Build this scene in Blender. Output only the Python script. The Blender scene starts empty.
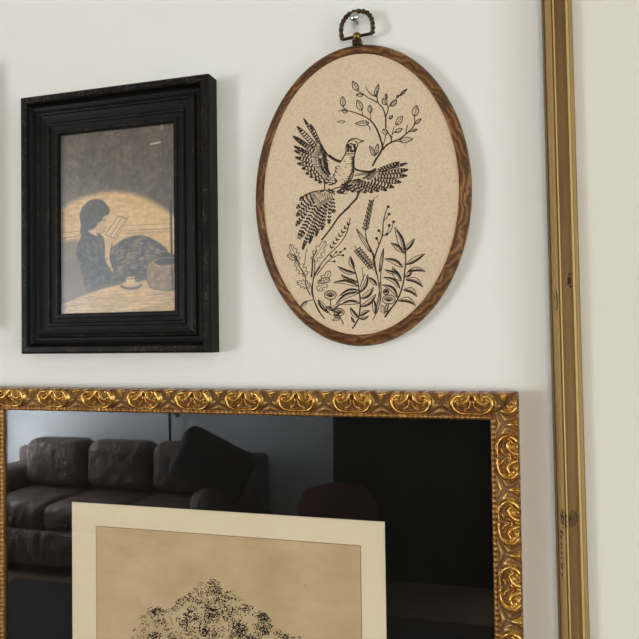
import bpy, bmesh, math, random
import numpy as np
from mathutils import Matrix, Vector
random.seed(7); np.random.seed(7)
SC = bpy.context.scene; COL = SC.collection
EYE = 1.6                      # camera height above the floor; the picture wall is the plane y = 0

# ------------------------------------------------------------------ camera
DIST = 0.58; FPX = 690.0
R_ = np.array([0.959268, 0.282163, -0.013759]); U_ = np.array([0.020187, -0.019886, 0.999598]); F_ = np.array([-0.281776, 0.95916, 0.024772])
cd = bpy.data.cameras.new('camera'); cam = bpy.data.objects.new('camera', cd); COL.objects.link(cam)
cd.sensor_width = 36; cd.lens = FPX/639*36; cd.clip_start = 0.02
cam.matrix_world = Matrix(((R_[0], U_[0], -F_[0], 0), (R_[1], U_[1], -F_[1], -DIST), (R_[2], U_[2], -F_[2], EYE), (0, 0, 0, 1)))
SC.camera = cam

def plane_pt(x, y, Y):
    """where the sight line of a photo point meets the wall-parallel plane y = Y; returns (x, z-EYE) in metres"""
    d = F_*FPX + R_*(x-319.5) - U_*(y-319.5); t = (Y+DIST)/d[1]
    return t*d[0], t*d[2]

# ------------------------------------------------------------------ helpers
def srgb(r, g, b):
    return tuple((c/255/12.92 if c/255 <= .04045 else ((c/255+.055)/1.055)**2.4) for c in (r, g, b)) + (1,)

def link(name, me, mat=None, parent=None, smooth=False):
    o = bpy.data.objects.new(name, me); COL.objects.link(o)
    if mat: me.materials.append(mat)
    if parent: o.parent = parent
    if smooth:
        me.polygons.foreach_set('use_smooth', [True]*len(me.polygons))
    return o

def mesh(name, V, Fc, mat=None, parent=None, smooth=False):
    me = bpy.data.meshes.new(name); me.from_pydata([tuple(map(float, v)) for v in V], [], [tuple(map(int, f)) for f in Fc]); me.validate(); me.update()
    return link(name, me, mat, parent, smooth)

def bm_obj(name, bm, mat=None, parent=None, smooth=False):
    bmesh.ops.recalc_face_normals(bm, faces=bm.faces)
    me = bpy.data.meshes.new(name); bm.to_mesh(me); bm.free()
    return link(name, me, mat, parent, smooth)

def tag(o, label=None, cat=None, group=None, kind=None):
    if label: o['label'] = label
    if cat: o['category'] = cat
    if group: o['group'] = group
    if kind: o['kind'] = kind
    return o

def empty(name, loc, rot=(0, 0, 0)):
    o = bpy.data.objects.new(name, None); COL.objects.link(o); o.location = loc; o.rotation_euler = rot; o.empty_display_size = .05
    return o

def box(bm, x0, x1, y0, y1, z0, z1, bevel=0, seg=3, M=None):
    r = bmesh.ops.create_cube(bm, size=1)
    vs = r['verts']
    for v in vs:
        v.co = Vector(((x0+x1)/2+v.co.x*(x1-x0), (y0+y1)/2+v.co.y*(y1-y0), (z0+z1)/2+v.co.z*(z1-z0)))
    if bevel:
        es = list({e for v in vs for e in v.link_edges})
        rr = bmesh.ops.bevel(bm, geom=es, offset=bevel, segments=seg, affect='EDGES', profile=.5)
        vs = list({v for f in rr['faces'] for v in f.verts} | {v for v in vs if v.is_valid})
    if M:
        bmesh.ops.transform(bm, matrix=M, verts=vs)
    return vs

def box_obj(name, dims, mat, parent=None, bevel=0, smooth=False):
    bm = bmesh.new(); box(bm, *dims, bevel=bevel)
    return bm_obj(name, bm, mat, parent, smooth)

def tube(bm, pts, r, n=10, twist=0, close=False, cap=True):
    pts = [Vector(p) for p in pts]; N = len(pts); rings = []
    up = None
    for i, p in enumerate(pts):
        a = pts[(i-1) % N] if (close or i > 0) else p; b = pts[(i+1) % N] if (close or i < N-1) else p
        t = (b-a).normalized()
        if up is None:
            up = t.orthogonal().normalized()
        up = (up - t*up.dot(t)).normalized(); s = t.cross(up)
        rr = r[i] if isinstance(r, (list, tuple)) else r
        ring = []
        for k in range(n):
            q = 2*math.pi*k/n
            ring.append(bm.verts.new(p + (up*math.cos(q) + s*math.sin(q))*rr*(1 if not twist else 1+.22*math.cos(2*(q - twist*i)))))
        rings.append(ring)
    for i in range(N if close else N-1):
        A, B = rings[i], rings[(i+1) % N]
        for k in range(n):
            bm.faces.new((A[k], A[(k+1) % n], B[(k+1) % n], B[k]))
    if cap and not close:
        bm.faces.new(rings[0]); bm.faces.new(rings[-1])

def lathe(bm, prof, M, n=24):
    rings = []
    for (r, h) in prof:
        if r < 1e-6: rings.append([bm.verts.new(M @ Vector((0, 0, h)))])
        else: rings.append([bm.verts.new(M @ Vector((r*math.cos(2*math.pi*k/n), r*math.sin(2*math.pi*k/n), h))) for k in range(n)])
    for A, B in zip(rings, rings[1:]):
        for k in range(n):
            k2 = (k+1) % n
            if len(A) == 1 and len(B) > 1: bm.faces.new((A[0], B[k], B[k2]))
            elif len(B) == 1 and len(A) > 1: bm.faces.new((A[k], B[0], A[k2]))
            elif len(A) > 1: bm.faces.new((A[k], A[k2], B[k2], B[k]))

# ------------------------------------------------------------------ materials
class NT:
    def __init__(s, name):
        s.m = bpy.data.materials.new(name); s.m.use_nodes = True; s.t = s.m.node_tree; s.n = s.t.nodes
        s.b = s.n['Principled BSDF']; s.o = s.n['Material Output']
    def add(s, ty, **kw):
        n = s.n.new(ty)
        for k, v in kw.items():
            if k.startswith('i_'): n.inputs[k[2:].replace('_', ' ')].default_value = v
            else: setattr(n, k, v)
        return n
    def l(s, a, b): s.t.links.new(a, b)
    def coord(s, scale=(1, 1, 1), kind='Object', rot=(0, 0, 0)):
        c = s.add('ShaderNodeTexCoord'); m = s.add('ShaderNodeMapping'); m.inputs['Scale'].default_value = scale; m.inputs['Rotation'].default_value = rot
        s.l(c.outputs[kind], m.inputs['Vector']); return m.outputs['Vector']
    def noise(s, vec, scale, detail=4, rough=.5, dist=0):
        n = s.add('ShaderNodeTexNoise'); n.inputs['Scale'].default_value = scale; n.inputs['Detail'].default_value = detail
        n.inputs['Roughness'].default_value = rough; n.inputs['Distortion'].default_value = dist
        s.l(vec, n.inputs['Vector']); return n.outputs['Fac']
    def ramp(s, fac, stops, interp='LINEAR'):
        r = s.add('ShaderNodeValToRGB'); e = r.color_ramp.elements; r.color_ramp.interpolation = interp
        e[0].position, e[0].color = stops[0]; e[1].position, e[1].color = stops[-1]
        for p, c in stops[1:-1]:
            x = e.new(p); x.color = c
        s.l(fac, r.inputs['Fac']); return r.outputs['Color']
    def mix(s, fac, a, b, mode='MIX'):
        m = s.add('ShaderNodeMix', data_type='RGBA', blend_type=mode)
        for i, v in ((0, fac), (6, a), (7, b)):
            if hasattr(v, 'links'): s.l(v, m.inputs[i])
            else: m.inputs[i].default_value = v
        return m.outputs[2]
    def math(s, op, a, b=0.0):
        m = s.add('ShaderNodeMath', operation=op)
        for i, v in ((0, a), (1, b)):
            if hasattr(v, 'links'): s.l(v, m.inputs[i])
            else: m.inputs[i].default_value = v
        return m.outputs[0]
    def attr(s, name):
        a = s.add('ShaderNodeAttribute', attribute_name=name); return a
    def color(s, v):
        if hasattr(v, 'links'): s.l(v, s.b.inputs['Base Color'])
        else: s.b.inputs['Base Color'].default_value = v
    def bump(s, h, dist=.0005, strength=1):
        b = s.add('ShaderNodeBump'); b.inputs['Distance'].default_value = dist; b.inputs['Strength'].default_value = strength
        s.l(h, b.inputs['Height']); s.l(b.outputs['Normal'], s.b.inputs['Normal'])
    def set(s, **kw):
        for k, v in kw.items():
            i = s.b.inputs[k.replace('_', ' ')]
            if hasattr(v, 'links'): s.l(v, i)
            else: i.default_value = v
        return s

def simple(name, rgb, rough=.6, metal=0, var=.06, scale=20, bump=0, spec=.5):
    m = NT(name); v = m.coord(); n = m.noise(v, scale)
    c = srgb(*rgb); lo = tuple(x*(1-var) for x in c[:3])+(1,); hi = tuple(min(1, x*(1+var)) for x in c[:3])+(1,)
    m.color(m.ramp(n, [(.3, lo), (.7, hi)])); m.set(Roughness=rough, Metallic=metal, Specular_IOR_Level=spec)
    if bump: m.bump(n, bump)
    return m.m

def wall_paint(name, rgb):
    m = NT(name); v = m.coord(); n = m.noise(v, 3, 3); f = m.noise(v, 900, 2)
    c = srgb(*rgb); m.color(m.mix(n, c, tuple(x*.985 for x in c[:3])+(1,))); m.set(Roughness=.75, Specular_IOR_Level=.25); m.bump(f, .00012, .6)
    return m.m
WALL = wall_paint('white_wall_paint', (240, 240, 235))
CEIL = wall_paint('ceiling_paint', (206, 205, 202))
TRIM = simple('white_trim_paint', (236, 235, 230), .4)

def m_black():
    m = NT('distressed_black_paint'); v = m.coord(); w = m.attr('ridge')
    grime = m.noise(v, 60, 6, .7); fine = m.noise(v, 420, 4, .7)
    base = m.ramp(grime, [(.35, srgb(8, 7, 7)), (.75, srgb(17, 16, 15))])
    th = m.math('MULTIPLY', w.outputs['Fac'], m.ramp(fine, [(.50, (0, 0, 0, 1)), (.66, (1, 1, 1, 1))]))
    th = m.math('MULTIPLY', th, m.ramp(grime, [(.42, (.05,)*3+(1,)), (.62, (1, 1, 1, 1))]))
    m.color(m.mix(th, base, srgb(92, 80, 64)))
    m.set(Roughness=m.ramp(fine, [(.3, (.36,)*3+(1,)), (.7, (.6,)*3+(1,))]), Specular_IOR_Level=.15)
    m.bump(m.noise(v, 260, 5, .7), .00035, .5)
    return m.m
BLACK = m_black()

def m_gilt():
    m = NT('carved_gilt'); v = m.coord(); r = m.attr('relief'); bo = m.attr('bole')
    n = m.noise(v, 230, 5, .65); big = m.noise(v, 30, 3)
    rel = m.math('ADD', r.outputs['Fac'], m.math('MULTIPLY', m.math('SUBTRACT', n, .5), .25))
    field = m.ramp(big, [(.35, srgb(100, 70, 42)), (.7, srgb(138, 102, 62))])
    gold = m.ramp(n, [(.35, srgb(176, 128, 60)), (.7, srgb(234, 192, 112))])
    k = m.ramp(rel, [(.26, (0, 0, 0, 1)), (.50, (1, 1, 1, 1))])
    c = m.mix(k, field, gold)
    c = m.mix(m.math('MULTIPLY', bo.outputs['Fac'], m.ramp(n, [(.3, (1, 1, 1, 1)), (.6, (.35,)*3+(1,))])), c, srgb(118, 48, 28))
    m.color(c)
    m.set(Metallic=m.math('ADD', m.math('MULTIPLY', k, .45), .5), Roughness=m.math('SUBTRACT', .5, m.math('MULTIPLY', k, .24)))
    m.bump(n, .0001, .4)
    return m.m
GILT = m_gilt()

def m_oldgold(name, a, b, c3):
    m = NT(name); v = m.coord((1, 1, .12)); n = m.noise(v, 90, 6, .65); f = m.noise(m.coord((1, 1, .03)), 500, 3)
    w = m.attr('ridge')
    c = m.ramp(n, [(.3, srgb(*a)), (.6, srgb(*b))])
    c = m.mix(m.math('MULTIPLY', f, .4), c, srgb(*a))
    c = m.mix(w.outputs['Fac'], c, srgb(*c3)); m.color(c)
    m.set(Metallic=.25, Roughness=.5); m.bump(m.math('ADD', n, f), .0002, .5); return m.m
OLDGOLD = m_oldgold('aged_gold_leaf', (104, 76, 36), (130, 98, 50), (206, 172, 108))

def m_hoop():
    m = NT('woodgrain_hoop'); v = m.coord((1, 1, 1))
    d = m.noise(v, 26, 3, .5)
    w = m.add('ShaderNodeTexWave', wave_type='RINGS', rings_direction='SPHERICAL'); w.inputs['Scale'].default_value = 58; w.inputs['Distortion'].default_value = 11; w.inputs['Detail'].default_value = 2; w.inputs['Detail Scale'].default_value = 1.2
    m.l(v, w.inputs['Vector'])
    f = m.noise(v, 300, 5, .7)
    c = m.ramp(w.outputs['Fac'], [(0, srgb(92, 56, 28)), (.45, srgb(134, 88, 44)), (.85, srgb(146, 98, 50)), (1, srgb(180, 132, 76))])
    c = m.mix(m.ramp(d, [(.4, (0, 0, 0, 1)), (.62, (.75,)*3+(1,))]), c, srgb(72, 42, 24))
    c = m.mix(m.math('MULTIPLY', f, .35), c, srgb(60, 34, 18))
    m.color(c); m.set(Roughness=.45, Specular_IOR_Level=.28); m.bump(f, .00015, .5); return m.m
HOOP = m_hoop()

def m_cloth():
    m = NT('oatmeal_muslin'); v = m.coord()
    wx = m.add('ShaderNodeTexWave', bands_direction='X'); wz = m.add('ShaderNodeTexWave', bands_direction='Z')
    for w in (wx, wz):
        w.inputs['Scale'].default_value = 380; w.inputs['Distortion'].default_value = 1.5; w.inputs['Detail'].default_value = 2; m.l(v, w.inputs['Vector'])
    weave = m.math('MULTIPLY', wx.outputs['Fac'], wz.outputs['Fac'])
    n = m.noise(v, 500, 4, .7); big = m.noise(v, 14, 3)
    base = m.mix(big, srgb(230, 206, 179), srgb(227, 203, 173))
    sp = m.noise(v, 620, 4, .75); base = m.mix(m.ramp(sp, [(.38, (.55,)*3+(1,)), (.54, (0, 0, 0, 1))]), base, srgb(196, 168, 138))
    base = m.mix(m.math('MULTIPLY', weave, .25), base, srgb(228, 205, 176))
    fl = m.ramp(n, [(.60, (0, 0, 0, 1)), (.70, (1, 1, 1, 1))]); m.color(m.mix(m.math('MULTIPLY', fl, .35), base, srgb(168, 136, 104)))
    m.set(Roughness=.9, Specular_IOR_Level=.1, Sheen_Weight=.15); m.bump(weave, .0002, .5); return m.m
CLOTH = m_cloth()
THREAD = simple('charcoal_thread', (58, 49, 42), .75, var=.25, scale=600, spec=.2)
THREAD_SOFT = simple('soft_grey_thread', (86, 74, 64), .75, var=.25, scale=600, spec=.2)

def m_vcol(name, rough=.6):
    m = NT(name); a = m.attr('paint'); v = m.coord(); n = m.noise(v, 900, 3)
    m.color(m.mix(m.math('MULTIPLY', n, .12), a.outputs['Color'], (.5, .45, .38, 1))); m.set(Roughness=rough, Specular_IOR_Level=.2); return m.m
PRINT = m_vcol('aged_lithograph_ink')

def m_paper(name, a, b, sc=12, spots=False):
    m = NT(name); v = m.coord((1, 1, 1.6)); n = m.noise(v, sc, 5, .6); f = m.noise(v, 700, 3)
    c = m.ramp(n, [(.36, srgb(*a)), (.66, srgb(*b))]); c = m.mix(m.math('MULTIPLY', f, .06), c, srgb(*[x*.8 for x in a]))
    if spots:
        s = m.noise(v, 130, 2, .4); c = m.mix(m.ramp(s, [(.735, (0, 0, 0, 1)), (.78, (.6,)*3+(1,))]), c, srgb(130, 98, 62))
    m.color(c); m.set(Roughness=.85, Specular_IOR_Level=.15); return m.m
CREAM = m_paper('cream_mat_paper', (250, 231, 200), (251, 233, 203), 6)
OLDPAPER = m_paper('foxed_etching_paper', (208, 178, 138), (226, 199, 160), 16, True)
PANEL = m_paper('ivory_panel', (230, 224, 212), (233, 228, 216), 4)
INK = simple('etching_ink', (34, 32, 28), .8, var=.4, scale=300, spec=.1)
MATBLACK = simple('black_mat_board', (6, 5, 4), .85, spec=.15)

def m_glass():
    m = NT('picture_glass'); m.n.remove(m.b)
    g = m.add('ShaderNodeBsdfGlossy'); g.inputs['Roughness'].default_value = 0.015; g.inputs['Color'].default_value = (.95, .97, 1, 1)
    t = m.add('ShaderNodeBsdfTransparent'); t.inputs['Color'].default_value = (.985, .99, .985, 1)
    f = m.add('ShaderNodeFresnel'); ge = m.add('ShaderNodeNewGeometry')
    m.l(m.math('SUBTRACT', 1.62, m.math('MULTIPLY', ge.outputs['Backfacing'], 1.62-1/1.62)), f.inputs['IOR'])
    x = m.add('ShaderNodeMixShader'); m.l(f.outputs[0], x.inputs[0]); m.l(t.outputs[0], x.inputs[1]); m.l(g.outputs[0], x.inputs[2]); m.l(x.outputs[0], m.o.inputs['Surface'])
    # scratches / dust make the reflection waver a little
    v = m.coord(); n = m.noise(v, 9, 2); b = m.add('ShaderNodeBump'); b.inputs['Distance'].default_value = .0004; b.inputs['Strength'].default_value = .25
    m.l(n, b.inputs['Height']); m.l(b.outputs['Normal'], g.inputs['Normal'])
    return m.m
GLASS = m_glass()
LEATHER = simple('dark_brown_leather', (98, 80, 66), .5, var=.3, scale=9, bump=.05)
DARKWOOD = simple('dark_stained_wood', (11, 8, 7), .5, var=.3, scale=14)
FLOOR = simple('brown_carpet', (112, 94, 76), .95, var=.2, scale=40, bump=.002)
RUG = simple('charcoal_rug', (40, 38, 38), .95, var=.3, scale=60, bump=.003)
BRONZE = simple('antique_bronze', (74, 58, 42), .3, .85, var=.45, scale=500)
BRASS = simple('aged_brass', (140, 112, 62), .3, 1, var=.15, scale=200)
STEEL = simple('polished_steel', (205, 205, 200), .18, 1, var=.05)
MAROON = simple('maroon_wool', (88, 36, 44), .9, var=.2, scale=60)
KNOTM = simple('dark_wood_knot', (46, 28, 14), .7, var=.4, scale=500)

# ------------------------------------------------------------------ the room
XL, XR, YB, H = -4.35, 2.1, -4.4, 2.6
def struct(name, dims, mat): return tag(box_obj(name, dims, mat), kind='structure')
struct('wall_back', (XL-.12, XR+.12, 0, .12, 0, H), WALL)          # the wall the pictures hang on
struct('floor', (XL-.12, XR+.12, YB-.12, .12, -.1, 0), FLOOR)
struct('ceiling', (XL-.12, XR+.12, YB-.12, .12, H, H+.1), CEIL)
FARWALL = wall_paint('cool_white_wall_paint', (234, 238, 242))
bm = bmesh.new(); WF = (.28, 1.88, .06, 1.95)
box(bm, XL-.12, WF[0], YB-.12, YB, 0, H); box(bm, WF[1], XR+.12, YB-.12, YB, 0, H); box(bm, WF[0], WF[1], YB-.12, YB, 0, WF[2]); box(bm, WF[0], WF[1], YB-.12, YB, WF[3], H)
tag(bm_obj('wall_front', bm, FARWALL), kind='structure')
bm = bmesh.new(); box(bm, WF[0], WF[1], YB-.06, YB-.02, WF[2], WF[2]+.05); box(bm, WF[0], WF[1], YB-.06, YB-.02, WF[3]-.05, WF[3])
for x in (WF[0], WF[0]+.73, WF[1]-.05): box(bm, x, x+.05, YB-.06, YB-.02, WF[2]+.05, WF[3]-.05)
tag(bm_obj('added_fill_window', bm, TRIM), kind='structure')  # unseen window, added to hold the frontal fill lamp
def wall_with_window(name, x0, x1, ya, yb, za, zb):
    bm = bmesh.new()
    box(bm, x0, x1, YB, ya, 0, H); box(bm, x0, x1, yb, 0, 0, H); box(bm, x0, x1, ya, yb, 0, za); box(bm, x0, x1, ya, yb, zb, H)
    return tag(bm_obj(name, bm, WALL), kind='structure')
WL = (-4.25, -3.0, .2, 1.95); WR = (-1.9, -.75, .75, 2.3)
wall_with_window('wall_left', XL-.12, XL, *WL); wall_with_window('wall_right', XR, XR+.12, *WR)
def window(name, x0, x1, w):
    ya, yb, za, zb = w; bm = bmesh.new(); t = .05
    box(bm, x0, x1, ya, ya+t, za, zb); box(bm, x0, x1, yb-t, yb, za, zb); box(bm, x0, x1, ya+t, yb-t, za, za+t); box(bm, x0, x1, ya+t, yb-t, zb-t, zb)
    ym = (ya+yb)/2; box(bm, x0, x1, ym-.02, ym+.02, za+t, zb-t)
    return tag(bm_obj(name, bm, TRIM), kind='structure')
window('window_1', XL-.06, XL-.02, WL); window('window_2', XR+.02, XR+.06, WR)
struct('baseboard_back', (XL, XR, -.015, 0, 0, .1), TRIM); struct('baseboard_front', (XL, XR, YB, YB+.015, 0, .1), TRIM)
def daylight(name, x, w, power, col, dirx):
    ya, yb, za, zb = w
    l = bpy.data.lights.new(name, 'AREA'); l.shape = 'RECTANGLE'; l.size = yb-ya-.1; l.size_y = zb-za-.1; l.energy = power; l.color = col
    o = bpy.data.objects.new(name, l); COL.objects.link(o); o.location = (x, (ya+yb)/2, (za+zb)/2)
    o.rotation_euler = (math.pi/2, 0, -math.pi/2*dirx); return o
daylight('window_area_light', XL-.075, WL, 192, (.94, .97, 1), 1)
daylight('window_area_light', XR+.075, WR, 33, (.72, .92, 1), -1)
l_ = bpy.data.lights.new('window_area_light', 'AREA'); l_.shape = 'RECTANGLE'; l_.size = 1.5; l_.size_y = 1.8; l_.energy = 66; l_.color = (1, .86, .68)  # added lamp: frontal fill from the unseen window behind the camera
o_ = bpy.data.objects.new('window_area_light', l_); COL.objects.link(o_); o_.location = (1.08, YB-.075, 1.0); o_.rotation_euler = (math.pi/2, 0, 0)
w = bpy.data.worlds.new('world'); SC.world = w; w.use_nodes = True; w.node_tree.nodes['Background'].inputs[0].default_value = (.75, .85, 1, 1); w.node_tree.nodes['Background'].inputs[1].default_value = .8
# a ceiling light in the room (shade and bulb), lit
cl = empty('ceiling_light', (-1.2, -2.0, H)); tag(cl, 'round white ceiling lamp in the middle of the room', 'ceiling light')
bm = bmesh.new(); lathe(bm, [(.0, 0), (.16, 0), (.17, -.02), (.16, -.07), (.1, -.1), (0, -.11)], Matrix(), 32)
SH = NT('opal_shade'); SH.color((.9, .88, .82, 1)); SH.set(Emission_Color=(1, .86, .68, 1), Emission_Strength=2.5)
bm_obj('lamp_shade', bm, SH.m, cl, True)

# ------------------------------------------------------------------ frame moulding sweep
def moulding(name, w, h, prof, mat, parent, seg=.02, ridges=(), soft=()):
    """prof: (inset from the outer edge, height off the wall); swept round a w x h rectangle with mitred corners"""
    V, Fc, A = [], [], []
    cs = [(-1, 1), (1, 1), (1, -1), (-1, -1)]
    for k in range(4):
        a, b = cs[k], cs[(k+1) % 4]; base = len(V); L = w if k % 2 == 0 else h; n = max(2, int(L/seg))
        for i in range(n+1):
            f = i/n
            for j, (t, y) in enumerate(prof):
                pa = (a[0]*(w/2-t), a[1]*(h/2-t)); pb = (b[0]*(w/2-t), b[1]*(h/2-t))
                V.append((pa[0]+(pb[0]-pa[0])*f, -y, pa[1]+(pb[1]-pa[1])*f)); A.append(1.0 if j in ridges else (.45 if j in soft else 0.0))
        m = len(prof)
        for i in range(n):
            for j in range(m-1):
                q = base+i*m+j; Fc.append((q, q+m, q+m+1, q+1))
    o = mesh(name, V, Fc, mat, parent)
    at = o.data.attributes.new('ridge', 'FLOAT', 'POINT'); at.data.foreach_set('value', A)
    bm = bmesh.new(); bm.from_mesh(o.data); bmesh.ops.recalc_face_normals(bm, faces=bm.faces)
    if sum(f.normal.y*f.calc_area() for f in bm.faces) > 0: bmesh.ops.reverse_faces(bm, faces=bm.faces)
    bm.to_mesh(o.data); bm.free()
    return o

def slab(name, w, h, y0, y1, mat, parent, cx=0, cz=0):
    return box_obj(name, (cx-w/2, cx+w/2, -y1, -y0, cz-h/2, cz+h/2), mat, parent)

BPROF = [(0, .0005), (0, .0165), (.0006, .0188), (.002, .0197), (.0062, .0197), (.0076, .0186), (.0086, .0160), (.0105, .0138), (.0132, .0128), (.0150, .0130),
         (.0158, .0146), (.0172, .0152), (.0186, .0146), (.0192, .0136), (.0225, .0130), (.0262, .0127), (.0268, .0139), (.0284, .0142), (.0296, .0138), (.0300, .0128), (.0340, .0124), (.0346, .0133), (.0372, .0133), (.0384, .0125), (.0385, .0085)]
BR = (3, 4, 11, 17, 22)

# ------------------------------------------------------------------ black frame with the lithograph
bf = empty('picture_frame', (-.36643, -.0003, EYE+.11237)); bf.rotation_euler = (0, .0003, 0)
tag(bf, 'chunky distressed black wooden frame holding a brown print of a woman reading', 'picture frame')
moulding('moulding', .2010, .2507, BPROF, BLACK, bf, .004, BR)
slab('backing_board', .19, .24, .0008, .003, simple('brown_backing_board', (120, 96, 70)), bf)
pg = slab('glass_pane', .1275, .1776, .0091, .0106, GLASS, bf)

def sd_poly(P, X, Y):
    P = np.array(P, float); d = np.full(X.shape, 1e9); s = np.ones(X.shape)
    n = len(P)
    for i in range(n):
        a = P[i]; b = P[i-1]; e = b-a; wx = X-a[0]; wy = Y-a[1]
        t = np.clip((wx*e[0]+wy*e[1])/(e@e+1e-12), 0, 1)
        d = np.minimum(d, (wx-e[0]*t)**2+(wy-e[1]*t)**2)
        c1 = Y >= a[1]; c2 = Y < b[1]; c3 = e[0]*wy > e[1]*wx
        s = np.where((c1 & c2 & c3) | (~c1 & ~c2 & ~c3), -s, s)
    return s*np.sqrt(d)
def sd_line(P, X, Y):
    d = np.full(X.shape, 1e9)
    for a, b in zip(P, P[1:]):
        a = np.array(a, float); e = np.array(b, float)-a; wx = X-a[0]; wy = Y-a[1]
        t = np.clip((wx*e[0]+wy*e[1])/(e@e+1e-12), 0, 1); d = np.minimum(d, (wx-e[0]*t)**2+(wy-e[1]*t)**2)
    return np.sqrt(d)
def catmull(P, n=6):
    P = [tuple(p) for p in P]
    if len(P) < 3: return P
    Q = [P[0]]+P+[P[-1]]; out = []
    for i in range(len(P)-1):
        p0, p1, p2, p3 = [np.array(q, float) for q in Q[i:i+4]]
        for k in range(n):
            t = k/n; out.append(tuple(.5*((2*p1)+(-p0+p2)*t+(2*p0-5*p1+4*p2-p3)*t*t+(-p0+3*p1-3*p2+p3)*t**3)))
    out.append(P[-1]); return out
def vnoise(X, Y, s, seed=0):
    rs = np.random.RandomState(seed); G = rs.rand(64, 64); x = X/s; y = Y/s
    xi = np.floor(x).astype(int); yi = np.floor(y).astype(int); fx = x-xi; fy = y-yi; fx = fx*fx*(3-2*fx); fy = fy*fy*(3-2*fy)
    g = lambda a, b: G[a % 64, b % 64]
    return (g(xi, yi)*(1-fx)+g(xi+1, yi)*fx)*(1-fy)+(g(xi, yi+1)*(1-fx)+g(xi+1, yi+1)*fx)*fy

# artwork units: (x 59..175 across, y 130..319 down) on a flat sheet
def painted_sheet(name, w, h, nx, nz, y, u0, u1, v0, v1, fn, mat, parent):
    xs = np.linspace(-w/2, w/2, nx); zs = np.linspace(h/2, -h/2, nz)
    Xg, Zg = np.meshgrid(xs, zs); Ug = u0+(Xg+w/2)/w*(u1-u0); Vg = v0+(h/2-Zg)/h*(v1-v0)
    C = fn(Ug, Vg).reshape(-1, 3)/255.0
    C = np.where(C <= .04045, C/12.92, ((C+.055)/1.055)**2.4)
    me = bpy.data.meshes.new(name)
    V = np.stack([Xg.ravel(), np.full(Xg.size, -y), Zg.ravel()], 1)
    i, j = np.meshgrid(np.arange(nz-1), np.arange(nx-1), indexing='ij'); q = (i*nx+j).ravel(); Fq = np.stack([q, q+nx, q+nx+1, q+1], 1)
    me.vertices.add(len(V)); me.vertices.foreach_set('co', V.ravel()); me.loops.add(Fq.size); me.polygons.add(len(Fq))
    me.loops.foreach_set('vertex_index', Fq.ravel()); me.polygons.foreach_set('loop_start', np.arange(len(Fq))*4); me.update(calc_edges=True)
    a = me.color_attributes.new('paint', 'FLOAT_COLOR', 'POINT'); a.data.foreach_set('color', np.concatenate([C, np.ones((len(C), 1))], 1).ravel())
    return link(name, me, mat, parent)

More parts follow.
